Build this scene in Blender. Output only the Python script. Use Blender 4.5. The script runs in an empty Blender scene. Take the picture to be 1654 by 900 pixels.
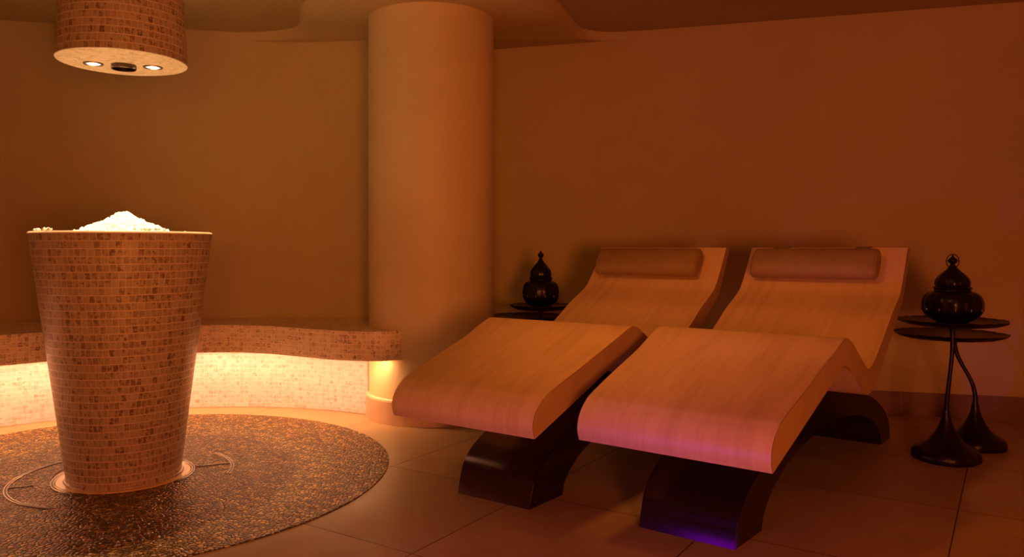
import bpy, bmesh, math, random
from mathutils import Vector, Matrix, noise
random.seed(7)
PI = math.pi
col = bpy.context.scene.collection

# ------------------------------------------------------------------ helpers
def link(o, parent=None):
    col.objects.link(o)
    if parent: o.parent = parent
    return o

def obj(name, bm, mat, parent=None, smooth=True, angle=35):
    me = bpy.data.meshes.new(name)
    bmesh.ops.recalc_face_normals(bm, faces=bm.faces)
    bm.to_mesh(me); bm.free()
    if mat: me.materials.append(mat)
    if smooth:
        me.polygons.foreach_set('use_smooth', [True] * len(me.polygons))
        me.set_sharp_from_angle(angle=math.radians(angle))
    return link(bpy.data.objects.new(name, me), parent)

def thing(name, label, cat, loc=(0, 0, 0), rz=0, group=None):
    o = bpy.data.objects.new(name, None); col.objects.link(o)
    o.empty_display_size = .1
    o.location = loc; o.rotation_euler = (0, 0, rz)
    tag(o, label, cat, group)
    return o

def tag(o, label, cat, group=None, kind=None):
    o['label'] = label; o['category'] = cat
    if group: o['group'] = group
    if kind: o['kind'] = kind
    return o

def struct(name, bm, mat, smooth=False, label=None):
    o = obj(name, bm, mat, None, smooth); o['kind'] = 'structure'
    if label: o['label'] = label
    return o

def lathe(bm, prof, n=64, fn=None, cap0=False, cap1=False, uvr=None, closed=False):
    """revolve (r, z) points about Z; fn(angle, r, z) may return a changed point"""
    uv = bm.loops.layers.uv.verify()
    rings = []
    for r, z in prof:
        ring = []
        for i in range(n):
            a = 2 * PI * i / n
            x, y, zz = (r * math.cos(a), r * math.sin(a), z) if not fn else fn(a, r, z)
            ring.append(bm.verts.new((x, y, zz)))
        rings.append(ring)
    L = [0]
    for k in range(1, len(prof)):
        L.append(L[-1] + math.hypot(prof[k][0] - prof[k-1][0], prof[k][1] - prof[k-1][1]))
    rr = uvr or max(p[0] for p in prof)
    pairs = [(k, k + 1) for k in range(len(prof) - 1)]
    if closed: pairs.append((len(prof) - 1, 0))
    for k, k2 in pairs:
        for i in range(n):
            j = (i + 1) % n
            f = bm.faces.new((rings[k][i], rings[k][j], rings[k2][j], rings[k2][i]))
            us = [i, i + 1, i + 1, i]; vs = [L[k], L[k], L[k2], L[k2]]
            for l, u, v in zip(f.loops, us, vs):
                l[uv].uv = (u / n * 2 * PI * rr, v)
    if cap0: bm.faces.new(rings[0][::-1])
    if cap1: bm.faces.new(rings[-1])
    return rings

def tube(bm, pts, rad, n=10, cap=True):
    pts = [Vector(p) for p in pts]
    if not hasattr(rad, '__len__'): rad = [rad] * len(pts)
    rings = []; up = Vector((0, 0, 1))
    for i, p in enumerate(pts):
        t = (pts[min(i + 1, len(pts) - 1)] - pts[max(i - 1, 0)]).normalized()
        if abs(t.dot(up)) > .97: ref = Vector((1, 0, 0))
        else: ref = up
        a = t.cross(ref).normalized(); b = t.cross(a).normalized()
        rings.append([bm.verts.new(p + a * math.cos(2*PI*k/n) * rad[i] + b * math.sin(2*PI*k/n) * rad[i]) for k in range(n)])
    for q in range(len(rings) - 1):
        for k in range(n):
            bm.faces.new((rings[q][k], rings[q][(k+1) % n], rings[q+1][(k+1) % n], rings[q+1][k]))
    if cap:
        bm.faces.new(rings[0][::-1]); bm.faces.new(rings[-1])

def ring_tube(bm, R, r, z, n=96, m=8, a0=0, a1=2*PI, c=(0, 0)):
    """torus or arc of a torus"""
    full = abs(a1 - a0 - 2 * PI) < 1e-6
    cnt = n if full else n + 1
    rings = []
    for i in range(cnt):
        a = a0 + (a1 - a0) * i / n
        rings.append([bm.verts.new((c[0] + (R + r*math.cos(2*PI*k/m)) * math.cos(a), c[1] + (R + r*math.cos(2*PI*k/m)) * math.sin(a), z + r*math.sin(2*PI*k/m))) for k in range(m)])
    for i in range(n):
        A = rings[i]; B = rings[(i + 1) % cnt]
        for k in range(m):
            bm.faces.new((A[k], A[(k+1) % m], B[(k+1) % m], B[k]))
    if not full:
        bm.faces.new(rings[0][::-1]); bm.faces.new(rings[-1])

def box(bm, x0, x1, y0, y1, z0, z1):
    v = [bm.verts.new(p) for p in ((x0,y0,z0),(x1,y0,z0),(x1,y1,z0),(x0,y1,z0),(x0,y0,z1),(x1,y0,z1),(x1,y1,z1),(x0,y1,z1))]
    for f in ((0,3,2,1),(4,5,6,7),(0,1,5,4),(1,2,6,5),(2,3,7,6),(3,0,4,7)):
        bm.faces.new([v[i] for i in f])

def smooth_curve(pts, n=8, closed=False):
    """Catmull-Rom through 2-D points"""
    out = []; N = len(pts)
    g = lambda i: pts[i % N] if closed else pts[max(0, min(N - 1, i))]
    for i in range(N if closed else N - 1):
        p0, p1, p2, p3 = g(i-1), g(i), g(i+1), g(i+2)
        for k in range(n):
            t = k / n
            out.append(tuple(.5 * ((2*p1[d]) + (-p0[d] + p2[d])*t + (2*p0[d] - 5*p1[d] + 4*p2[d] - p3[d])*t*t + (-p0[d] + 3*p1[d] - 3*p2[d] + p3[d])*t**3) for d in range(len(p1))))
    if not closed: out.append(tuple(pts[-1]))
    return out

def prism(bm, outline, z0, z1, z0f=None):
    """closed plan outline raised from z0 to z1 with metric UVs"""
    uv = bm.loops.layers.uv.verify()
    A = [bm.verts.new((x, y, z0)) for x, y in outline]; B = [bm.verts.new((x, y, z1)) for x, y in outline]
    f = bm.faces.new(A[::-1]); g = bm.faces.new(B)
    for ff in (f, g):
        for l in ff.loops: l[uv].uv = (l.vert.co.x, l.vert.co.y)
    s = 0; n = len(outline)
    for i in range(n):
        j = (i + 1) % n
        d = math.hypot(outline[j][0] - outline[i][0], outline[j][1] - outline[i][1])
        q = bm.faces.new((A[i], A[j], B[j], B[i]))
        for l, (u, v) in zip(q.loops, ((s, z0), (s + d, z0), (s + d, z1), (s, z1))): l[uv].uv = (u, v)
        s += d

def sheet(bm, line, z0, z1, thick=0.0):
    """wall standing along a plan line, with thickness to the outside (left of travel)"""
    n = len(line); off = []
    for i, (x, y) in enumerate(line):
        a = line[max(i-1, 0)]; b = line[min(i+1, n-1)]
        dx, dy = b[0]-a[0], b[1]-a[1]; L = math.hypot(dx, dy)
        off.append((x - dy/L*thick, y + dx/L*thick))
    prism(bm, list(line) + off[::-1], z0, z1)

# ------------------------------------------------------------------ materials
def new_mat(name):
    m = bpy.data.materials.new(name); m.use_nodes = True
    nt = m.node_tree; b = nt.nodes['Principled BSDF']
    return m, nt, b

def N(nt, t, **kw):
    n = nt.nodes.new(t)
    for k, v in kw.items():
        if k.startswith('i_'): n.inputs[k[2:].replace('_', ' ')].default_value = v
        else: setattr(n, k, v)
    return n

def M(nt, op, a, b=None, c=None):
    n = nt.nodes.new('ShaderNodeMath'); n.operation = op
    for i, v in enumerate((a, b, c)):
        if v is None: continue
        if isinstance(v, (int, float)): n.inputs[i].default_value = v
        else: nt.links.new(v, n.inputs[i])
    return n.outputs[0]

def mix(nt, fac, a, b, mode='MIX'):
    n = nt.nodes.new('ShaderNodeMix'); n.data_type = 'RGBA'; n.blend_type = mode
    for i, v in ((0, fac), (6, a), (7, b)):
        if isinstance(v, (int, float)): n.inputs[i].default_value = v
        elif isinstance(v, tuple): n.inputs[i].default_value = (*v, 1)
        else: nt.links.new(v, n.inputs[i])
    return n.outputs[2]

def ramp(nt, fac, stops):
    n = nt.nodes.new('ShaderNodeValToRGB'); e = n.color_ramp.elements
    while len(e) < len(stops): e.new(.5)
    for i, (p, c) in enumerate(stops):
        e[i].position = p; e[i].color = (*c, 1) if isinstance(c, tuple) else (c, c, c, 1)
    nt.links.new(fac, n.inputs[0]); return n.outputs[0]

def bump(nt, b, h, strength=.3, dist=.01):
    n = nt.nodes.new('ShaderNodeBump'); n.inputs['Strength'].default_value = strength; n.inputs['Distance'].default_value = dist
    nt.links.new(h, n.inputs['Height']); nt.links.new(n.outputs[0], b.inputs['Normal'])

def plaster(name, c1, c2, rough=.6):
    m, nt, b = new_mat(name)
    tc = N(nt, 'ShaderNodeTexCoord')
    n1 = N(nt, 'ShaderNodeTexNoise', i_Scale=1.3, i_Detail=6.0, i_Roughness=.6)
    n2 = N(nt, 'ShaderNodeTexNoise', i_Scale=160.0, i_Detail=3.0)
    for n in (n1, n2): nt.links.new(tc.outputs['Object'], n.inputs['Vector'])
    nt.links.new(ramp(nt, n1.outputs[0], [(.3, c1), (.7, c2)]), b.inputs['Base Color'])
    b.inputs['Roughness'].default_value = rough
    bump(nt, b, n2.outputs[0], .12, .002)
    return m

def plain(name, c, rough=.5, metal=0.0, bumpscale=None, bs=.15, var=.12, spec=None, coat=0):
    m, nt, b = new_mat(name)
    tc = N(nt, 'ShaderNodeTexCoord')
    n1 = N(nt, 'ShaderNodeTexNoise', i_Scale=9.0, i_Detail=4.0)
    nt.links.new(tc.outputs['Object'], n1.inputs['Vector'])
    lo = tuple(x * (1 - var) for x in c); hi = tuple(min(1, x * (1 + var)) for x in c)
    nt.links.new(ramp(nt, n1.outputs[0], [(.3, lo), (.7, hi)]), b.inputs['Base Color'])
    b.inputs['Roughness'].default_value = rough; b.inputs['Metallic'].default_value = metal
    if spec is not None: b.inputs['Specular IOR Level'].default_value = spec
    if coat: b.inputs['Coat Weight'].default_value = coat; b.inputs['Coat Roughness'].default_value = .12
    if bumpscale:
        n2 = N(nt, 'ShaderNodeTexNoise', i_Scale=bumpscale, i_Detail=3.0)
        nt.links.new(tc.outputs['Object'], n2.inputs['Vector']); bump(nt, b, n2.outputs[0], bs, .004)
    return m

def emit(name, c, s):
    m, nt, b = new_mat(name)
    b.inputs['Base Color'].default_value = (*c, 1)
    b.inputs['Emission Color'].default_value = (*c, 1); b.inputs['Emission Strength'].default_value = s
    return m

def mosaic(name, w, h, base, dark, grout, shift=True, gw=.0022, vfade=.55, amount=.5, rough=.35):
    """small stone mosaic: shell-like tiles with brown clouding, pale joints"""
    m, nt, b = new_mat(name)
    tc = N(nt, 'ShaderNodeTexCoord'); sp = N(nt, 'ShaderNodeSeparateXYZ'); nt.links.new(tc.outputs['UV'], sp.inputs[0])
    u, v = sp.outputs[0], sp.outputs[1]
    vv = M(nt, 'DIVIDE', v, h); row = M(nt, 'FLOOR', vv); fy = M(nt, 'SUBTRACT', vv, row)
    uu = M(nt, 'DIVIDE', u, w)
    if shift:
        wn = N(nt, 'ShaderNodeTexWhiteNoise', noise_dimensions='1D'); nt.links.new(row, wn.inputs['W'])
        uu = M(nt, 'ADD', uu, wn.outputs['Value'])
    c = M(nt, 'FLOOR', uu); fx = M(nt, 'SUBTRACT', uu, c)
    cb = N(nt, 'ShaderNodeCombineXYZ'); nt.links.new(c, cb.inputs[0]); nt.links.new(row, cb.inputs[1])
    wn2 = N(nt, 'ShaderNodeTexWhiteNoise', noise_dimensions='2D'); nt.links.new(cb.outputs[0], wn2.inputs['Vector'])
    rnd = wn2.outputs['Value']
    sc = N(nt, 'ShaderNodeSeparateColor'); nt.links.new(wn2.outputs['Color'], sc.inputs[0])
    r2, r3 = sc.outputs[1], sc.outputs[2]
    edx = M(nt, 'MULTIPLY', M(nt, 'MINIMUM', fx, M(nt, 'SUBTRACT', 1, fx)), w)
    edy = M(nt, 'MULTIPLY', M(nt, 'MINIMUM', fy, M(nt, 'SUBTRACT', 1, fy)), h)
    gx = M(nt, 'MULTIPLY', M(nt, 'LESS_THAN', edx, gw * .5), vfade); gy = M(nt, 'LESS_THAN', edy, gw * .6)
    g = M(nt, 'MAXIMUM', gx, gy)
    # clouding: noise offset by tile so patches stop at tile edges
    cb2 = N(nt, 'ShaderNodeCombineXYZ'); nt.links.new(u, cb2.inputs[0]); nt.links.new(v, cb2.inputs[1]); nt.links.new(M(nt, 'MULTIPLY', rnd, 7.0), cb2.inputs[2])
    nz = N(nt, 'ShaderNodeTexNoise', i_Scale=62.0, i_Detail=2.0, i_Roughness=.6); nt.links.new(cb2.outputs[0], nz.inputs['Vector'])
    th = M(nt, 'SUBTRACT', .64, M(nt, 'MULTIPLY', r2, amount * .40))
    patch = M(nt, 'MULTIPLY', M(nt, 'SMOOTH_MIN', M(nt, 'MAXIMUM', M(nt, 'MULTIPLY', M(nt, 'SUBTRACT', nz.outputs[0], th), 9.0), 0.0), 1.0, .1), M(nt, 'ADD', .35, M(nt, 'MULTIPLY', r3, .6)))
    tone = ramp(nt, rnd, [(0, tuple(x*.86 for x in base)), (.5, base), (1, tuple(min(1, x*1.08) for x in base))])
    cl = mix(nt, patch, tone, dark)
    cl = mix(nt, g, cl, grout)
    nt.links.new(cl, b.inputs['Base Color'])
    b.inputs['Roughness'].default_value = rough
    bump(nt, b, M(nt, 'SUBTRACT', M(nt, 'MULTIPLY', rnd, .3), M(nt, 'MULTIPLY', g, .6)), .25, .002)
    return m

def floor_tiles():
    m, nt, b = new_mat('floor stone tiles')
    tc = N(nt, 'ShaderNodeTexCoord'); sp = N(nt, 'ShaderNodeSeparateXYZ'); nt.links.new(tc.outputs['Object'], sp.inputs[0])
    t = math.radians(33.4); x, y = sp.outputs[0], sp.outputs[1]
    c = M(nt, 'ADD', M(nt, 'MULTIPLY', x, math.cos(t)), M(nt, 'MULTIPLY', y, -math.sin(t)))
    a = M(nt, 'ADD', M(nt, 'MULTIPLY', x, math.sin(t)), M(nt, 'MULTIPLY', y, math.cos(t)))
    cc = M(nt, 'DIVIDE', M(nt, 'ADD', c, .19), .806); aa = M(nt, 'DIVIDE', M(nt, 'SUBTRACT', a, 2.15), .81)
    def edge(q):
        f = M(nt, 'FRACT', q); return M(nt, 'MULTIPLY', M(nt, 'MINIMUM', f, M(nt, 'SUBTRACT', 1, f)), .806)
    g = M(nt, 'LESS_THAN', M(nt, 'MINIMUM', edge(cc), edge(aa)), .0026)
    cb = N(nt, 'ShaderNodeCombineXYZ'); nt.links.new(M(nt, 'FLOOR', cc), cb.inputs[0]); nt.links.new(M(nt, 'FLOOR', aa), cb.inputs[1])
    wn = N(nt, 'ShaderNodeTexWhiteNoise', noise_dimensions='2D'); nt.links.new(cb.outputs[0], wn.inputs['Vector'])
    n1 = N(nt, 'ShaderNodeTexNoise', i_Scale=3.2, i_Detail=8.0, i_Roughness=.62); nt.links.new(tc.outputs['Object'], n1.inputs['Vector'])
    n2 = N(nt, 'ShaderNodeTexNoise', i_Scale=60.0, i_Detail=4.0); nt.links.new(tc.outputs['Object'], n2.inputs['Vector'])
    base = ramp(nt, n1.outputs[0], [(.3, FL1), (.72, FL2)])
    base = mix(nt, M(nt, 'MULTIPLY', wn.outputs['Value'], .18), base, (.16, .12, .09))
    base = mix(nt, g, base, (.06, .04, .03))
    nt.links.new(base, b.inputs['Base Color'])
    nt.links.new(ramp(nt, n1.outputs[0], [(.3, .38), (.7, .55)]), b.inputs['Roughness'])
    bump(nt, b, M(nt, 'SUBTRACT', M(nt, 'MULTIPLY', n2.outputs[0], .15), g), .35, .003)
    return m

def pebbles():
    m, nt, b = new_mat('wet pebble mosaic')
    tc = N(nt, 'ShaderNodeTexCoord')
    dn = N(nt, 'ShaderNodeTexNoise', i_Scale=25.0, i_Detail=2.0); nt.links.new(tc.outputs['Object'], dn.inputs['Vector'])
    warp = N(nt, 'ShaderNodeVectorMath', operation='MULTIPLY_ADD'); nt.links.new(dn.outputs['Color'], warp.inputs[0])
    warp.inputs[1].default_value = (.012, .012, 0); nt.links.new(tc.outputs['Object'], warp.inputs[2])
    v1 = N(nt, 'ShaderNodeTexVoronoi', voronoi_dimensions='2D', feature='DISTANCE_TO_EDGE', i_Scale=52.0)
    v2 = N(nt, 'ShaderNodeTexVoronoi', voronoi_dimensions='2D', i_Scale=52.0)
    for v in (v1, v2): nt.links.new(warp.outputs[0], v.inputs['Vector'])
    sc = N(nt, 'ShaderNodeSeparateColor'); nt.links.new(v2.outputs['Color'], sc.inputs[0])
    n1 = N(nt, 'ShaderNodeTexNoise', i_Scale=2.2, i_Detail=3.0); nt.links.new(tc.outputs['Object'], n1.inputs['Vector'])
    pc = ramp(nt, sc.outputs[0], [(0, PB1), (.6, PB2), (1, PB3)])
    mask = ramp(nt, v1.outputs['Distance'], [(.06, 0.0), (.22, 1.0)])
    nt.links.new(mix(nt, mask, (.018, .011, .007), pc), b.inputs['Base Color'])
    dome = M(nt, 'SQRT', M(nt, 'MINIMUM', M(nt, 'MULTIPLY', v1.outputs['Distance'], 2.2), 1.0))
    tilt = M(nt, 'MULTIPLY', sc.outputs[1], .35)
    bump(nt, b, M(nt, 'ADD', dome, tilt), 1.0, .007)
    b.inputs['Roughness'].default_value = .38
    b.inputs['Specular IOR Level'].default_value = .2
    return m

def streaked(name, c1, c2, c3, rough=.42):
    """pale veneer with long streaks; grain runs along local Y, wide brushed patches"""
    m, nt, b = new_mat(name)
    tc = N(nt, 'ShaderNodeTexCoord')
    mp = N(nt, 'ShaderNodeMapping'); mp.inputs['Scale'].default_value = (34, 2.2, 2.2); nt.links.new(tc.outputs['UV'], mp.inputs[0])
    n1 = N(nt, 'ShaderNodeTexNoise', i_Scale=1.0, i_Detail=5.0, i_Roughness=.65, i_Distortion=.35); nt.links.new(mp.outputs[0], n1.inputs['Vector'])
    mp2 = N(nt, 'ShaderNodeMapping'); mp2.inputs['Scale'].default_value = (7, 2.0, 1); mp2.inputs['Location'].default_value = (3, 1, 0); nt.links.new(tc.outputs['UV'], mp2.inputs[0])
    n2 = N(nt, 'ShaderNodeTexNoise', i_Scale=1.0, i_Detail=4.0, i_Roughness=.6, i_Distortion=.6); nt.links.new(mp2.outputs[0], n2.inputs['Vector'])
    f = M(nt, 'ADD', M(nt, 'MULTIPLY', n1.outputs[0], .5), M(nt, 'MULTIPLY', n2.outputs[0], .5))
    nt.links.new(ramp(nt, f, [(.34, c1), (.5, c2), (.66, c3)]), b.inputs['Base Color'])
    b.inputs['Roughness'].default_value = rough
    bump(nt, b, n1.outputs[0], .05, .002)
    return m

FL1, FL2 = (.38, .27, .145), (.50, .355, .19)
PB1, PB2, PB3 = (.09, .042, .009), (.30, .16, .035), (.68, .42, .11)
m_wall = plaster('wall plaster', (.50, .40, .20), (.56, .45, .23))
m_column = plaster('column plaster', (.62, .51, .30), (.72, .60, .36), .55)
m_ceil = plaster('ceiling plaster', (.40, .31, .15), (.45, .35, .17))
m_floor = floor_tiles()
m_skirt = plain('stone skirting', (.55, .36, .24), .45)
m_pebble = pebbles()
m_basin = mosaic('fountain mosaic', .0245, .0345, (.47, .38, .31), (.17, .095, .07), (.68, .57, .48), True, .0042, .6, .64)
m_bench = mosaic('bench mosaic', .030, .030, (.82, .66, .50), (.28, .155, .085), (.95, .80, .62), False, .003, .8, .55)
m_riser = mosaic('riser mosaic', .030, .030, (.78, .62, .70), (.46, .33, .32), (.86, .72, .82), False, .003, .8, .50)
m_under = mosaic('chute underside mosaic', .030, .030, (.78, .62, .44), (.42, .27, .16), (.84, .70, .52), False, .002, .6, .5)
m_collar = plain('cream stone collar', (.80, .58, .32), .3)
m_rim = plain('pale rim tile', (.80, .64, .48), .35)
m_steel = plain('brushed steel', (.42, .36, .33), .3, 1.0)
m_black = plain('black slot', (.008, .006, .006), .5)
m_darkpipe = plain('dark steel pipe', (.10, .07, .05), .3, .9)
m_veneer = streaked('pale veneer', (.54, .38, .185), (.64, .46, .235), (.70, .515, .28))
m_edge = plain('shaded edge', (.46, .31, .13), .45, var=.06)  # sides coloured darker and yellower, standing in for the dimmer light there
m_lacq = plain('dark bronze lacquer', (.085, .048, .052), .2, .9, None, 0, .1)
m_leather = plain('brown leather', (.29, .195, .09), .5, 0, 220, .12)
m_bronze = plain('dark hammered bronze', (.016, .006, .005), .34, .3, 60, .5, .3, .35)
m_bglass = plain('lantern dark metal', (.011, .005, .005), .30, .3, 45, .35, .3, .4)
m_ice = None
def ice_mat():
    m, nt, b = new_mat('crushed ice')
    tc = N(nt, 'ShaderNodeTexCoord'); n = N(nt, 'ShaderNodeTexNoise', i_Scale=90.0, i_Detail=4.0); nt.links.new(tc.outputs['Object'], n.inputs['Vector'])
    nt.links.new(ramp(nt, n.outputs[0], [(.3, (.86, .90, .92)), (.7, (.97, .98, .99))]), b.inputs['Base Color'])
    b.inputs['Roughness'].default_value = .35
    b.inputs['Subsurface Weight'].default_value = .25; b.inputs['Subsurface Radius'].default_value = (.02, .02, .02)
    bump(nt, b, n.outputs[0], .5, .006)
    return m
m_ice = ice_mat()

# ------------------------------------------------------------------ camera
cam_d = bpy.data.cameras.new('camera'); cam = bpy.data.objects.new('camera', cam_d); col.objects.link(cam)
cam_d.sensor_width = 36; cam_d.lens = 1258.2 / 1654 * 36
cam_d.shift_x = (827 - 809.08) / 1654; cam_d.shift_y = -(450 - 414.0) / 1654
cam.location = (0, 0, 1.1); cam.rotation_euler = (PI/2 - .01098, 0, 0)
cam_d.clip_start = .05
bpy.context.scene.camera = cam

# ------------------------------------------------------------------ room
ZC = 2.655
bm = bmesh.new(); box(bm, -5.2, 4.9, -2.2, 6.6, -.12, 0); struct('floor', bm, m_floor)
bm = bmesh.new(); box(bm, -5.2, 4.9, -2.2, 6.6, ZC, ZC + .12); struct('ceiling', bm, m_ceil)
# right part of the back wall: Y = 5.887 - .287 X
wy = lambda x: 5.887 - .287 * x
bm = bmesh.new(); sheet(bm, [(-.75, wy(-.75)), (1.2, wy(1.2)), (4.7, wy(4.7))], 0, ZC, .15); struct('wall_back', bm, m_wall)
leftline = smooth_curve([(-.80, 6.02), (-.86, 5.66), (-1.0, 5.645), (-1.35, 5.69), (-1.75, 5.67), (-2.11, 5.59), (-2.75, 5.46), (-3.43, 5.33), (-3.95, 5.02), (-4.35, 4.5), (-4.5, 3.9), (-4.5, 2.0), (-4.5, -1.7)], 8)
bm = bmesh.new(); sheet(bm, leftline, 0, ZC, -.15); struct('wall_left', bm, m_wall, smooth=True)
bm = bmesh.new(); box(bm, 4.4, 4.55, -1.7, wy(4.4) - .01, 0, ZC); struct('wall_right', bm, m_wall)
bm = bmesh.new(); box(bm, -4.6, 4.6, -1.85, -1.7, 0, ZC); struct('wall_front', bm, m_wall)
# baseboard
bm = bmesh.new(); sheet(bm, [(-.06, wy(-.06) - .016), (4.38, wy(4.38) - .016)], 0.0, .15, .0155)
m_bb, nt, b = new_mat('skirting tiles')
tc = N(nt, 'ShaderNodeTexCoord'); sp = N(nt, 'ShaderNodeSeparateXYZ'); nt.links.new(tc.outputs['UV'], sp.inputs[0])
fr = M(nt, 'FRACT', M(nt, 'DIVIDE', sp.outputs[0], .40)); j = M(nt, 'LESS_THAN', fr, .008)
nz = N(nt, 'ShaderNodeTexNoise', i_Scale=5.0, i_Detail=5.0); nt.links.new(tc.outputs['Object'], nz.inputs['Vector'])
nt.links.new(mix(nt, j, ramp(nt, nz.outputs[0], [(.3, (.17, .085, .06)), (.7, (.22, .115, .08))]), (.30, .17, .12)), b.inputs['Base Color']); b.inputs['Roughness'].default_value = .5
o = struct('baseboard_back', bm, m_bb)

# dropped plaster collar round the head of the column
low = [(-1.95, 5.645), (-1.68, 5.64), (-1.52, 5.61), (-1.40, 5.55), (-1.325, 5.41), (-1.275, 5.22), (-1.22, 5.05), (-1.11, 4.85), (-1.02, 4.72), (-.85, 4.57), (-.65, 4.48), (-.44, 4.455), (-.22, 4.48), (-.02, 4.57),
       (.15, 4.73), (.265, 4.90), (.33, 5.05), (.395, 5.25), (.46, 5.45), (.56, 5.59), (.75, 5.655), (.95, 5.61)]
low = smooth_curve(low, 5)
def outw(line, d):
    r = []
    for i, (x, y) in enumerate(line):
        a = line[max(i-1, 0)]; b_ = line[min(i+1, len(line)-1)]
        dx, dy = b_[0]-a[0], b_[1]-a[1]; L = math.hypot(dx, dy)
        k = min(1, min(i, len(line)-1-i) / 14)
        r.append((x + dy/L*d*k, y - dx/L*d*k))
    return r
bm = bmesh.new()
back = [(.95, wy(.95)), (-.75, wy(-.75)), (-.80, 6.02), (-.86, 5.66), (-1.0, 5.645), (-1.35, 5.69), (-1.75, 5.67), (-1.95, 5.65)]
lines = [(outw(low, d), z) for d, z in ((0, 2.598), (.012, 2.604), (.03, 2.612), (.052, 2.626), (.066, 2.642), (.07, ZC))]
rows = [[bm.verts.new((x, y, z)) for x, y in ln] for ln, z in lines]
for A, B in zip(rows, rows[1:]):
    for i in range(len(A) - 1): bm.faces.new((A[i], A[i+1], B[i+1], B[i]))
bv = [bm.verts.new((x, y, 2.598)) for x, y in back]
bm.faces.new(rows[0] + bv)
struct('trim_1', bm, m_wall, smooth=True)

# column
cx_, cy_ = -.46, 5.17
t = thing('column', 'thick round plaster column standing between the tiled bench and the loungers', 'column', (cx_, cy_, 0))
bm = bmesh.new(); lathe(bm, [(.412, .0), (.412, 1.3), (.412, 2.598)], 96, cap0=True, cap1=True); obj('shaft', bm, m_column, t)
def inset(a, r, z):   # the ring is notched where the bench front runs into the shaft
    r = min(r, .4132) if 158 < math.degrees(a) < 184 else r
    return (r*math.cos(a), r*math.sin(a), z)
bm = bmesh.new(); lathe(bm, [(.4125, .001), (.430, .001), (.430, .140), (.4125, .140)], 96, fn=inset, closed=True); obj('skirting', bm, m_skirt, t)
bm = bmesh.new(); lathe(bm, [(.4125, .1405), (.431, .1405), (.431, .152), (.4125, .158)], 96, fn=inset, closed=True); obj('skirting_trim', bm, m_rim, t)['label'] = 'pale strip on top of the skirting'

# ------------------------------------------------------------------ tiled bench
bench = thing('tiled_bench', 'long curved bench covered in beige mosaic tiles against the left wall', 'bench', (-2.2, 5.3, 0))
OB = Vector((-2.2, 5.3))
loc = lambda pts: [(x - OB.x, y - OB.y) for x, y in pts]
arc = lambda a0, a1, n, r=.414: [(cx_ + r*math.cos(math.radians(a0 + (a1-a0)*i/n)), cy_ + r*math.sin(math.radians(a0 + (a1-a0)*i/n))) for i in range(n+1)]
frontc = smooth_curve([(-4.12, 1.2), (-4.12, 2.6), (-3.9, 3.3), (-3.45, 3.95), (-3.12, 4.33), (-2.92, 4.53), (-2.70, 4.74), (-2.36, 4.98), (-2.0, 5.10), (-1.75, 5.115), (-1.5, 5.05), (-1.29, 4.93), (-1.01, 4.775), (-.80, 4.72)], 6) + [(-.70, 4.73), (-.64, 4.765)]
wallback = [p for p in smooth_curve([(-.87, 5.63), (-1.0, 5.62), (-1.35, 5.67), (-1.75, 5.65), (-2.11, 5.57), (-2.75, 5.44), (-3.43, 5.31), (-3.94, 5.0), (-4.33, 4.49), (-4.48, 3.9), (-4.48, 2.6), (-4.48, 1.2)], 6)]
outline = frontc + arc(-112, -200, 14) + wallback
bm = bmesh.new(); prism(bm, loc(outline), .41, .590)
bmesh.ops.bevel(bm, geom=[e for e in bm.edges if abs(e.verts[0].co.z - e.verts[1].co.z) < 1e-5 and e.calc_face_angle(0) > 1], offset=.004, segments=2, affect='EDGES')
obj('seat_slab', bm, m_bench, bench, angle=30)
riserc = smooth_curve([(-4.28, 1.2), (-4.28, 2.6), (-4.08, 3.4), (-3.62, 4.12), (-3.32, 4.50), (-3.06, 4.76), (-2.81, 4.96), (-2.45, 5.21), (-2.11, 5.335), (-1.75, 5.365), (-1.39, 5.32), (-1.12, 5.235), (-.882, 5.128)], 6)
bm = bmesh.new(); prism(bm, loc(riserc + arc(-175, -200, 5, .4145) + wallback), .002, .409)
obj('riser', bm, m_riser, bench, angle=30)
# light strip under the seat
def off_line(line, d):
    r = []
    for i, (x, y) in enumerate(line):
        a = line[max(i-1, 0)]; b_ = line[min(i+1, len(line)-1)]
        dx, dy = b_[0]-a[0], b_[1]-a[1]; L = math.hypot(dx, dy); r.append((x + dy/L*d, y - dx/L*d))
    return r
m_led = emit('warm light strip', (1, .46, .19), 78)
strip = off_line(frontc[6:], -.075)[:-1]
bm = bmesh.new()
A = [bm.verts.new((x - OB.x, y - OB.y, .4045)) for x, y in off_line(strip, -.012)]; B = [bm.verts.new((x - OB.x, y - OB.y, .4045)) for x, y in off_line(strip, .012)]
A2 = [bm.verts.new((v.co.x, v.co.y, .4095)) for v in A]; B2 = [bm.verts.new((v.co.x, v.co.y, .4095)) for v in B]
for i in range(len(A) - 1):
    for P, Q in ((A, B), (B, B2), (B2, A2), (A2, A)): bm.faces.new((P[i], P[i+1], Q[i+1], Q[i]))
obj('light_strip', bm, m_led, bench, smooth=False)['label'] = 'glowing warm light strip'

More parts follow.
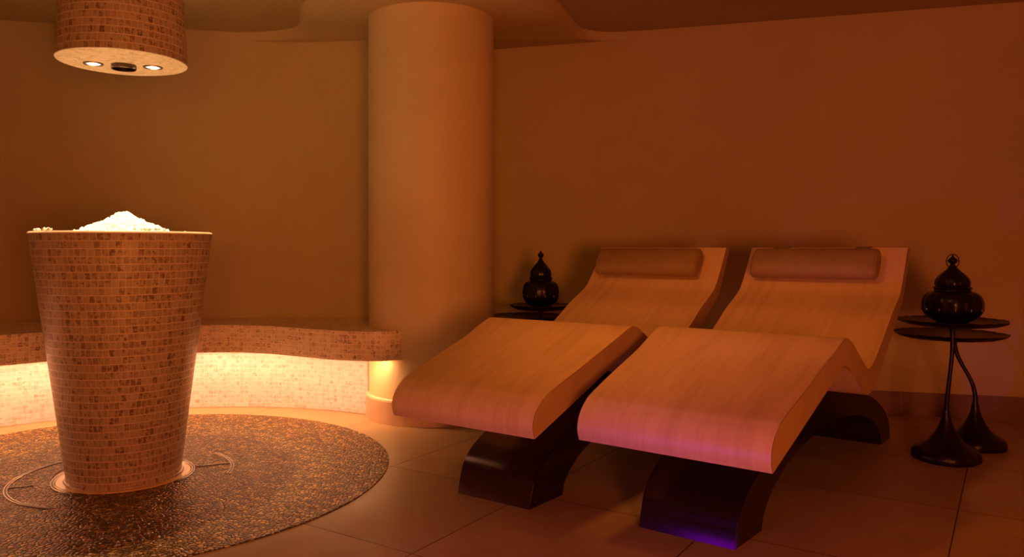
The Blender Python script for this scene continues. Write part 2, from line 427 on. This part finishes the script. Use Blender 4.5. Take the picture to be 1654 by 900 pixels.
# ------------------------------------------------------------------ pebble disc
PC = (-1.863, 3.819)
pf = thing('pebble_inlay', 'round inlay of dark wet pebbles in the floor around the ice fountain', 'floor inlay', (*PC, 0))
bm = bmesh.new()
lathe(bm, [(.30, .004), (.6, .004), (.9, .004), (1.296, .004), (1.300, .001)], 160)
obj('pebble_bed', bm, m_pebble, pf)
AX = Vector((-1.812, 3.745))
dx, dy = AX.x - PC[0], AX.y - PC[1]
def flat_arc(bm, r0, r1, z, a0, a1, n=64):
    vs = [(bm.verts.new((dx + r0*math.cos(a), dy + r0*math.sin(a), z)), bm.verts.new((dx + r1*math.cos(a), dy + r1*math.sin(a), z))) for a in [math.radians(a0 + (a1-a0)*i/n) for i in range(n+1)]]
    for p, q in zip(vs, vs[1:]): bm.faces.new((p[0], p[1], q[1], q[0]))
for a0, a1, Rm, word in ((150, 262, .489, 'outer left'), (2, 52, .489, 'outer right'), (120, 262, .306, 'inner left'), (-20, 100, .306, 'inner right')):
    bm = bmesh.new(); flat_arc(bm, Rm - .0048, Rm + .0048, .0062, a0, a1); sl = obj('drain_slot', bm, m_black, pf)
    for R in (Rm - .0062, Rm + .0062):
        bm = bmesh.new(); ring_tube(bm, R, .0016, .0058, 64, 6, math.radians(a0), math.radians(a1), c=(dx, dy))
        obj('edging', bm, m_steel, sl)
for ang, r0, r1 in ((-93, .316, .385), (26, .316, .479), (206, .38, .479)):
    a = math.radians(ang); u = Vector((math.cos(a), math.sin(a))); w = Vector((-u.y, u.x)); p = Vector((dx, dy))
    bm = bmesh.new(); A = p+u*r0-w*.005; B = p+u*r1-w*.005; C = p+u*r1+w*.005; D = p+u*r0+w*.005
    bm.faces.new([bm.verts.new((*q, .0058)) for q in (A, B, C, D)]); sl = obj('drain_slot', bm, m_black, pf)
    for s_ in (-.0065, .0065):
        bm = bmesh.new(); q = p + w*s_; tube(bm, [(*(q + u*r0), .0058), (*(q + u*r1), .0058)], .0015, 6); obj('edging', bm, m_steel, sl)

# ------------------------------------------------------------------ ice fountain
fo = thing('ice_fountain', 'tall tapering fountain clad in beige mosaic tiles holding crushed ice', 'fountain', (*AX, 0))
def wob(a, r, z): return (r*math.cos(a), r*math.sin(a), z)
prof = [(.262, .004), (.2595, .012), (.2535, .016), (.2535, .03)] + [(.2535 + (.397 - .2535) * (z - .03) / 1.13, z) for z in [.03 + 1.13*i/30 for i in range(1, 31)]] + [(.398, 1.162)]
bm = bmesh.new(); lathe(bm, prof, 128, uvr=.33); obj('basin', bm, m_basin, fo)
bm = bmesh.new(); lathe(bm, [(.399, 1.162), (.4005, 1.165), (.4005, 1.1665), (.3955, 1.1725), (.393, 1.174), (.352, 1.174), (.350, 1.171), (.345, 1.12)], 128); obj('rim', bm, m_rim, fo)['label'] = 'thin pale rim'
bm = bmesh.new(); lathe(bm, [(.345, 1.12), (.30, 1.09), (.15, 1.07), (.02, 1.068)], 64, cap1=True); obj('bowl', bm, m_rim, fo)
bm = bmesh.new(); lathe(bm, [(.263, .0015), (.263, .008), (.292, .008), (.298, .001)], 96); obj('floor_collar', bm, m_collar, fo)['label'] = 'smooth cream collar at the foot'

# crushed ice: heap of small lumps (one uncountable mass)
bm = bmesh.new()
def heap(r): return .096 * max(0, 1 - (r / .222)) ** .98 * (1 + .07 * math.sin(r * 42 + 1)) if r < .215 else 0
rings = []
NR, NA = 46, 120
for i in range(NR + 1):
    r = .343 * i / NR; ring = []
    for k in range(NA):
        a = 2*PI*k/NA; x, y = r*math.cos(a), r*math.sin(a)
        hh = heap(math.hypot(x + .0, y)) + .026*noise.noise(Vector((x*34, y*34, 2))) * min(1, r*20) + .009*noise.noise(Vector((x*90, y*90, 5)))
        ring.append((x, y, 1.160 + hh * (1 if r < .33 else .3)))
        if i == 0: break
    rings.append([bm.verts.new(p) for p in ring])
for k in range(NA): bm.faces.new((rings[0][0], rings[1][k], rings[1][(k+1) % NA]))
for i in range(1, NR):
    for k in range(NA): bm.faces.new((rings[i][k], rings[i+1][k], rings[i+1][(k+1) % NA], rings[i][(k+1) % NA]))
def lump(x, y, z, s):
    m = Matrix.Translation((x, y, z)) @ Matrix.Rotation(random.random()*6, 4, Vector((random.random(), random.random(), .3)).normalized())
    r = bmesh.ops.create_icosphere(bm, subdivisions=1, radius=s, matrix=m @ Matrix.Diagonal((1, random.uniform(.6, 1), random.uniform(.6, .9), 1)))
    for v in r['verts']:
        v.co += Vector((random.uniform(-1, 1), random.uniform(-1, 1), random.uniform(-1, 1))) * s * .18
for i in range(1150):
    r = .335 * math.sqrt(random.random()) if i % 3 == 0 else abs(random.gauss(0, .11)); a = random.random()*2*PI
    if r > .335: continue
    lump(r*math.cos(a), r*math.sin(a), 1.163 + heap(max(r, .022)) + random.uniform(-.004, .008), random.uniform(.006, .0105) if r > .09 else random.uniform(.007, .0145))
# stray lumps lying on the rim
for px_, n_ in ((-.262, 6), (-.175, 7), (.215, 4), (.262, 5), (.30, 3)):
    for q in range(n_):
        x = px_ + random.uniform(-.02, .02); y = -math.sqrt(max(0, .374**2 - x*x)) + random.uniform(-.012, .02)
        lump(x, y, 1.1765 + random.uniform(.003, .006), random.uniform(.006, .010))
ice = obj('crushed_ice', bm, m_ice, None, smooth=False)
ice.location = (*AX, 0)
tag(ice, 'white heap of crushed ice brightly lit on top of the mosaic fountain', 'ice', kind='stuff')

# ------------------------------------------------------------------ chute hanging from the ceiling
ch = thing('ice_chute', 'round mosaic-clad ice chute with two spotlights hanging above the fountain', 'ice chute', (*AX, 0))
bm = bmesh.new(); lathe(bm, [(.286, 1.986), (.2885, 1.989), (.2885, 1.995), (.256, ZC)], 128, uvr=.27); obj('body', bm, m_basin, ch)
bm = bmesh.new()
uvl = bm.loops.layers.uv.verify()
holes = [(-.146, .008, .040), (.106, .085, .040), (-.018, .045, .052)]
# underside disc with three round openings
outer = [(.286*math.cos(2*PI*i/96), .286*math.sin(2*PI*i/96)) for i in range(96)]
ve = []
vs = [bm.verts.new((x, y, 1.986)) for x, y in outer]; ve += [bm.edges.new((vs[i], vs[(i+1) % 96])) for i in range(96)]
for hx, hy, hr in holes:
    vs = [bm.verts.new((hx + hr*math.cos(2*PI*i/32), hy + hr*math.sin(2*PI*i/32), 1.986)) for i in range(32)]
    ve += [bm.edges.new((vs[i], vs[(i+1) % 32])) for i in range(32)]
bmesh.ops.triangle_fill(bm, use_beauty=True, edges=ve)
for f in bm.faces:
    for l in f.loops: l[uvl].uv = (l.vert.co.x, l.vert.co.y)
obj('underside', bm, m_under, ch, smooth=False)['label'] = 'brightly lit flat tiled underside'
m_bulb = emit('lamp glass', (1, .80, .52), 30)
for k, (hx, hy, hr) in enumerate(holes[:2]):
    bm = bmesh.new()
    fn = lambda a, r, z, hx=hx, hy=hy: (hx + r*math.cos(a), hy + r*math.sin(a), z)
    lathe(bm, [(.046, 1.986), (.045, 1.981), (.038, 1.980), (.034, 1.984), (.031, 2.02), (.030, 2.03)], 48, fn=fn)
    s = obj('spotlight', bm, m_steel, ch)
    bm = bmesh.new(); lathe(bm, [(.0285, 2.01), (.026, 1.994), (.017, 1.984), (.003, 1.980)], 32, fn=fn, cap1=True)
    obj('lamp', bm, m_bulb, s)
hx, hy, hr = holes[2]
fn = lambda a, r, z: (hx + r*math.cos(a), hy + r*math.sin(a), z)
bm = bmesh.new(); lathe(bm, [(.049, 2.06), (.049, 1.966), (.053, 1.964), (.056, 1.967), (.056, 1.986), (.0535, 1.99)], 64, fn=fn); n_ = obj('outlet_pipe', bm, m_darkpipe, ch)
bm = bmesh.new(); lathe(bm, [(.0488, 2.03), (.004, 2.03)], 48, fn=fn, cap1=True); obj('pipe_interior', bm, m_black, n_)

# ------------------------------------------------------------------ loungers
TOP = [(0.0, .40), (-.012, .435), (-.008, .472), (.012, .505), (.045, .532), (.09, .555), (.27, .612), (.50, .678), (.63, .727), (.70, .750), (.735, .755), (.78, .743), (.86, .70), (.95, .65), (1.03, .608), (1.075, .597), (1.13, .603), (1.24, .646), (1.386, .718), (1.514, .788), (1.61, .829), (1.69, .868), (1.735, .905), (1.79, .968), (1.89, 1.100)]
BOT = [(1.945, 1.098), (1.90, 1.03), (1.83, .925), (1.77, .848), (1.70, .800), (1.612, .750), (1.465, .664), (1.326, .587), (1.185, .515), (1.12, .496), (1.045, .493), (.99, .508), (.883, .569), (.79, .625), (.735, .648), (.68, .650), (.60, .618), (.40, .545), (.2, .472)]
def halfw(s): t_ = max(0, min(1, s / .85)); return .35 + .042 * t_
def make_lounger():
    """local axes: +Y runs from foot to head, +X to the sitter's left, origin under the foot"""
    top = smooth_curve([TOP[0]] + TOP[1:-1] + [TOP[-1]], 4)
    bot = smooth_curve(BOT + [TOP[0]], 4)[:-1]
    parts = []
    # veneer skin (top, front and underside) and the two edge faces
    bm = bmesh.new(); uv = bm.loops.layers.uv.verify()
    loop = top + bot; n = len(loop); L = [0]
    for k in range(1, n + 1):
        a, b_ = loop[k-1], loop[k % n]; L.append(L[-1] + math.hypot(b_[0]-a[0], b_[1]-a[1]))
    xs = [-1, -.994, -.5, 0, .5, .994, 1]
    g = [[bm.verts.new((q * halfw(s), s, z)) for q in xs] for s, z in loop]
    for k in range(n):
        A, B = g[k], g[(k+1) % n]
        for q in range(len(xs) - 1):
            f = bm.faces.new((A[q], A[q+1], B[q+1], B[q]))
            for l, (u, v) in zip(f.loops, ((xs[q]*.39, L[k]), (xs[q+1]*.39, L[k]), (xs[q+1]*.39, L[k+1]), (xs[q]*.39, L[k+1]))): l[uv].uv = (u, v)
    skin = ('seat_shell', bm, m_veneer)
    bm = bmesh.new()
    # side faces: stitch top and bottom lines in strips
    def resample(line, m):
        d = [0]
        for a, b_ in zip(line, line[1:]): d.append(d[-1] + math.hypot(b_[0]-a[0], b_[1]-a[1]))
        out = []; k = 0
        for i in range(m + 1):
            t_ = d[-1]*i/m
            while k < len(d) - 2 and d[k+1] < t_: k += 1
            f = (t_ - d[k]) / max(1e-9, d[k+1] - d[k]); out.append((line[k][0]*(1-f) + line[k+1][0]*f, line[k][1]*(1-f) + line[k+1][1]*f))
        return out
    for sgn in (-1, 1):
        vs = [bm.verts.new((sgn * (halfw(s) + .0012), s, z)) for s, z in loop]
        bm.faces.new(vs if sgn > 0 else vs[::-1])
    bmesh.ops.triangulate(bm, faces=bm.faces, ngon_method='EAR_CLIP')
    sides = ('side_edge', bm, m_edge)
    # base: long low arch
    OUT = [(.337, 0), (.35, .058), (.353, .064), (.372, .115), (.405, .155), (.46, .195), (.56, .24), (.75, .32), (.93, .41), (1.03, .465), (1.10, .483), (1.20, .475), (1.35, .453), (1.55, .42), (1.75, .385), (1.97, .335), (2.13, .293), (2.25, .25), (2.36, .195), (2.44, .14), (2.49, .075), (2.50, 0)]
    INN = [(2.31, 0), (2.29, .05), (2.22, .115), (2.09, .175), (1.93, .225), (1.75, .255), (1.5, .275), (1.3, .27), (1.1, .25), (.9, .21), (.74, .155), (.65, .10), (.60, .05), (.585, 0)]
    loop2 = [OUT[0], OUT[1]] + smooth_curve(OUT[2:-1], 4) + [OUT[-1], INN[0]] + smooth_curve(INN[1:-1], 4) + [INN[-1]]
    bm = bmesh.new()
    hw = lambda s: .195 + .042 * (s - .335)
    P = [bm.verts.new((-.088 - hw(s), s, z)) for s, z in loop2]; Q = [bm.verts.new((-.088 + hw(s), s, z)) for s, z in loop2]
    n = len(loop2)
    for k in range(n): bm.faces.new((P[k], P[(k+1) % n], Q[(k+1) % n], Q[k]))
    f1 = bm.faces.new(P[::-1]); f2 = bm.faces.new(Q)
    bmesh.ops.recalc_face_normals(bm, faces=bm.faces)
    bmesh.ops.bevel(bm, geom=list(set(list(f1.edges) + list(f2.edges))), offset=.004, segments=2, affect='EDGES')
    bmesh.ops.triangulate(bm, faces=[f for f in bm.faces if len(f.verts) > 6], ngon_method='EAR_CLIP')
    base = ('base', bm, m_lacq)
    # bolster: soft roll along the head end
    bm = bmesh.new()
    c0 = Vector((1.765, 1.018)); d = Vector((.155, .195)).normalized(); nrm = Vector((-d.y, d.x))
    x0, x1 = PX
    secs = [(0, .80), (.006, .90), (.02, .97), (.05, 1), (.3, 1.005), (.5, 1.01), (.7, 1.005), (.95, 1), (.98, .97), (.994, .90), (1, .80)]
    rg = []
    for t_, sc in secs:
        x = x0 + (x1 - x0) * t_; r = []
        for k in range(36):
            a = 2*PI*k/36; ca, sa = math.cos(a), math.sin(a)
            u = .088*sc*(abs(ca)**.85)*(1 if ca > 0 else -1); w = .046*sc*(abs(sa)**.8)*(1 if sa > 0 else -1)
            p = c0 + d*u + nrm*w; r.append(bm.verts.new((x, p.x, p.y)))
        rg.append(r)
    for A, B in zip(rg, rg[1:]):
        for k in range(36): bm.faces.new((A[k], A[(k+1) % 36], B[(k+1) % 36], B[k]))
    bm.faces.new(rg[0]); bm.faces.new(rg[-1][::-1])
    pil = ('headrest_pillow', bm, m_leather)
    return skin, sides, base, pil
PX = (-.338, .285)

def build_lounger(label, loc_, rz, group, strap):
    t_ = thing('lounger', label, 'lounger', loc_, rz, group)
    parts = make_lounger(); oo = {}
    for nm, bm, mt in parts:
        oo[nm] = obj(nm, bm, mt, t_, angle=28 if nm != 'headrest_pillow' else 50)
    oo['headrest_pillow']['label'] = 'brown leather roll pillow'
    oo['base']['label'] = 'glossy dark arched base'
    for a, b_ in ((.02, .995), (.98, .995)):
        bm = bmesh.new()
        x = PX[0] + (PX[1]-PX[0])*a
        c0 = Vector((1.765, 1.018)); d = Vector((.155, .195)).normalized(); nrm = Vector((-d.y, d.x))
        pts = []
        for k in range(36):
            an = 2*PI*k/36; ca, sa = math.cos(an), math.sin(an)
            u = .0875*.975*(abs(ca)**.85)*(1 if ca > 0 else -1); w = .0458*.975*(abs(sa)**.8)*(1 if sa > 0 else -1)
            p = c0 + d*u + nrm*w; pts.append((x, p.x, p.y))
        tube(bm, pts + pts[:1], .0022, 6, cap=False)
        obj('piping', bm, m_leather, oo['headrest_pillow'])
    if strap:
        for x in (-.225, .185):
            bm = bmesh.new()
            path = [(1.80, 1.070), (1.835, 1.085), (1.872, 1.0985), (1.892, 1.1035), (1.948, 1.1015), (1.955, 1.085), (1.93, 1.045)]
            w = .034
            A = [bm.verts.new((x - w, s, z)) for s, z in path]; B = [bm.verts.new((x + w, s, z)) for s, z in path]
            A2 = [bm.verts.new((x - w, s - .001, z + .003)) for s, z in path]; B2 = [bm.verts.new((x + w, s - .001, z + .003)) for s, z in path]
            for i in range(len(path) - 1):
                for P, Q in ((A, B), (B, B2), (B2, A2), (A2, A)): bm.faces.new((P[i], P[i+1], Q[i+1], Q[i]))
            obj('strap', bm, m_leather, oo['headrest_pillow'])
    return t_
build_lounger('curved pale veneer lounger next to the plaster column, the farther one', (-.1616, 3.0422, 0), -.62248, 'pair of heated loungers', False)
build_lounger('curved pale veneer lounger in the foreground with a pillow strapped over its head end', (.5627, 2.6161, 0), -.65509, 'pair of heated loungers', True)

# ------------------------------------------------------------------ side tables
def tray_table(name, label, cxy, zt, r, bxy, seed, group, bend=(0, 0), base_r=.163, squash=1, top=0):
    t_ = thing(name, label, 'side table', (bxy[0], bxy[1], 0), 0, group)
    ox, oy = cxy[0] - bxy[0], cxy[1] - bxy[1]
    rnd = random.Random(seed); ph = [rnd.random()*6 for _ in range(4)]
    def fn(a, rr, z):
        w = 1 + (.014*math.sin(5*a + ph[0]) + .012*math.sin(9*a + ph[1]) + .008*math.sin(23*a + ph[2])) * (rr / r)**3
        zz = z + (.0008*math.sin(7*a + ph[3]) + .0012*math.sin(23*a + ph[1])) * (rr / r)**4
        return (ox + rr*w*math.cos(a), oy + rr*w*math.sin(a)*squash, zz)
    bm = bmesh.new()
    lathe(bm, [(.002, zt - .012), (r*.5, zt - .012), (r*.8, zt - .009), (r*.93, zt - .003), (r*.985, zt + .004), (r, zt + .001), (r*.97, zt - .008), (r*.8, zt - .024), (r*.45, zt - .034), (.03, zt - .037), (.002, zt - .037)], 96, fn=fn, cap0=True, cap1=True)
    obj('tray', bm, m_bronze, t_)
    p0 = Vector((ox + top, oy, zt - .036)); p3 = Vector((0, 0, .24))
    p1 = p0 + Vector((bend[0], bend[1], -.16)); p2 = Vector((bend[0]*.4, bend[1]*.4, .40))
    pts = [((1-q)**3)*p0 + 3*q*(1-q)**2*p1 + 3*q*q*(1-q)*p2 + q**3*p3 for q in [i/20 for i in range(21)]]
    rad = [.020 if i == 0 else .013 - .003*math.sin(PI*i/20) for i in range(21)]
    bm = bmesh.new(); tube(bm, pts, rad, 14); obj('stem', bm, m_bronze, t_)
    bm = bmesh.new()
    R = base_r
    def fb(a, rr, z):
        w = 1 + .03*math.sin(3*a + ph[0])*(rr/R)**2 + .012*math.sin(11*a + ph[2])*(rr/R)**2
        return (rr*w*math.cos(a), rr*w*math.sin(a), z)
    lathe(bm, [(R*.97, .001), (R*1.0, .012), (R*.99, .034), (R*.93, .050), (R*.74, .068), (R*.55, .090), (R*.38, .125), (R*.24, .165), (R*.15, .205), (.017, .235), (.012, .262)], 64, fn=fb, cap0=True, cap1=True)
    obj('foot', bm, m_bronze, t_)
    return t_
RT = 'bronze tray tables on the right'
LT = 'bronze tray tables behind the farther lounger'
tray_table('tray_table', 'taller dark tray table in the right pair, carrying the larger lantern', (2.352, 4.055), .722, .258, (2.315, 4.04), 3, 'pairs of dark tray tables', (.0, -.02))
tray_table('tray_table', 'lower dark tray table in the right pair, its leaning stem behind the other', (2.505, 4.345), .622, .286, (2.615, 4.285), 5, 'pairs of dark tray tables', (.018, .0), .15, 1, .024)
tray_table('tray_table', 'upper dark tray under the smaller lantern between column and farther lounger', (.262, 5.12), .722, .207, (.262, 5.12), 8, 'pairs of dark tray tables', (0, 0), .15)
tray_table('tray_table', 'lower dark tray table by the column, mostly hidden behind the farther lounger', (.185, 5.42), .625, .262, (.185, 5.52), 11, 'pairs of dark tray tables', (0, .03), .14)

def lantern(label, loc_, W, Hh, handle, seed, narrow=1.0):
    """ribbed squat lantern; W widest diameter, Hh total height"""
    t_ = thing('lantern', label, 'lantern', loc_, seed * .1, 'dark ornamental lanterns')
    r = W / 2
    rib = lambda amp, cnt: (lambda a, rr, z: (rr*(1 - amp*abs(math.sin(cnt*a/2))**3)*math.cos(a), rr*(1 - amp*abs(math.sin(cnt*a/2))**3)*math.sin(a), z))
    h = Hh
    bm = bmesh.new()
    body = smooth_curve([(.50*r, 0), (.52*r, .010*h), (.62*r, .03*h), (.82*r, .085*h), (.96*r, .16*h), (1.0*r, .25*h), (.985*r, .325*h), (.90*r, .40*h), (.76*r, .445*h), (.58*r*narrow, .465*h)], 4)
    lathe(bm, body, 96, fn=rib(.035, 12), cap0=True, cap1=True); bo = obj('body', bm, m_bglass, t_)
    bm = bmesh.new(); lathe(bm, [(.56*r, .462*h), (.60*r, .468*h), (.585*r, .49*h), (.62*r, .50*h), (.635*r, .515*h), (.60*r, .53*h), (.55*r, .535*h)], 64, cap0=True, cap1=True); obj('collar', bm, m_bglass, t_)
    bm = bmesh.new()
    dome = smooth_curve([(.54*r, .534*h), (.575*r, .555*h), (.575*r, .60*h), (.53*r, .65*h), (.44*r, .695*h), (.31*r, .745*h), (.19*r, .79*h), (.115*r, .83*h), (.095*r, .85*h)], 4)
    lathe(bm, dome, 96, fn=rib(.03, 12), cap0=True, cap1=True); obj('lid', bm, m_bglass, t_)
    bm = bmesh.new()
    fin = smooth_curve([(.085*r, .849*h), (.07*r, .862*h), (.10*r, .872*h), (.155*r, .90*h), (.165*r, .92*h), (.12*r, .945*h), (.055*r, .965*h), (.04*r, .98*h), (.012*r, 1.0*h)], 3)
    lathe(bm, fin, 32, cap0=True, cap1=True); obj('finial', bm, m_bglass, t_)
    if handle:
        bm = bmesh.new(); rr = .036; cz = .905*h; pts = []
        for i in range(33):
            a = 2*PI*i/32; pts.append((rr*.82*math.cos(a), 0.0, cz + rr*math.sin(a)*1.0))
        tube(bm, pts, .0026, 6, cap=False); hd = obj('ring_handle', bm, m_bglass, t_); hd.rotation_euler = (0, 0, -.4)
    # pierced openings on the body: small glinting studs
    for k in range(12):
        a = 2*PI*k/12
        bm = bmesh.new()
        bmesh.ops.create_uvsphere(bm, u_segments=10, v_segments=6, radius=.006, matrix=Matrix.Translation((.985*r*math.cos(a), .985*r*math.sin(a), .20*h)) @ Matrix.Diagonal((.5, .5, 1.6, 1)) )
        obj('stud', bm, m_stud, t_)
    return t_
m_stud = plain('polished stud', (.7, .6, .5), .15, 1.0)
lantern('larger dark lantern with ring handle on the right tray table', (2.352, 4.055, .7105), .288, .352, True, 1)
lantern('smaller dark lantern on the tray beside the plaster column', (.262, 5.12, .7105), .244, .372, False, 2)

# ------------------------------------------------------------------ lights
def area(name, loc_, target, size, power, color, size_y=None, spread=None):
    d = bpy.data.lights.new(name, 'AREA'); d.energy = power; d.color = color; d.size = size
    if size_y: d.shape = 'RECTANGLE'; d.size_y = size_y
    if spread: d.spread = spread
    o = bpy.data.objects.new(name, d); col.objects.link(o); o.location = loc_
    o.rotation_euler = (Vector(target) - Vector(loc_)).to_track_quat('-Z', 'Y').to_euler()
    return o
def spot(name, loc_, target, power, color, angle, blend=.5, radius=.05):
    d = bpy.data.lights.new(name, 'SPOT'); d.energy = power; d.color = color; d.spot_size = math.radians(angle); d.spot_blend = blend; d.shadow_soft_size = radius
    o = bpy.data.objects.new(name, d); col.objects.link(o); o.location = loc_
    o.rotation_euler = (Vector(target) - Vector(loc_)).to_track_quat('-Z', 'Y').to_euler()
    return o
# amber lamp behind the viewer, plus added overhead and yellow fills
area('amber_lamp', (.8, -1.0, .95), (.75, 5.0, 1.6), .7, 81, (1, .215, .06))
spot('lounger_top_fill', (-.25, 2.45, 2.62), (.80, 3.6, .75), 104, (1, .30, .06), 58, 1.0, .12)  # added fill from above to brighten the lounger tops
spot('yellow_fill', (-.2, -1.0, 1.4), (-.9, 5.0, 1.4), 118, (1, .40, .01), 42, 1.0, .3)  # added fill that lifts the left wall and the column
# spotlights of the chute
for k, (hx, hy, hr) in enumerate(holes[:2]):
    spot('chute_spot', (AX.x + hx, AX.y + hy, 1.978), (AX.x + hx*.5, AX.y + hy*.5, 1.1), 112, (1, .60, .26), 66, .45, .02)
# violet lamp low beside the viewer
spot('violet_lamp', (-.95, 1.0, .25), (.72, 2.75, .36), 34, (.25, .02, 1.0), 28, 1.0, .05)
area('violet_floor_lamp', (-.48, 2.03, .15), (.85, 2.87, .10), .36, 1.1, (.28, .0, 1.0), .2)

w = bpy.data.worlds.new('world'); bpy.context.scene.world = w; w.use_nodes = True
w.node_tree.nodes['Background'].inputs[0].default_value = (1, .3, .08, 1); w.node_tree.nodes['Background'].inputs[1].default_value = 0.0

vs_ = bpy.context.scene.view_settings
vs_.view_transform = 'Standard'; vs_.look = 'None'; vs_.gamma = 1; vs_.use_curve_mapping = False; vs_.exposure = 0
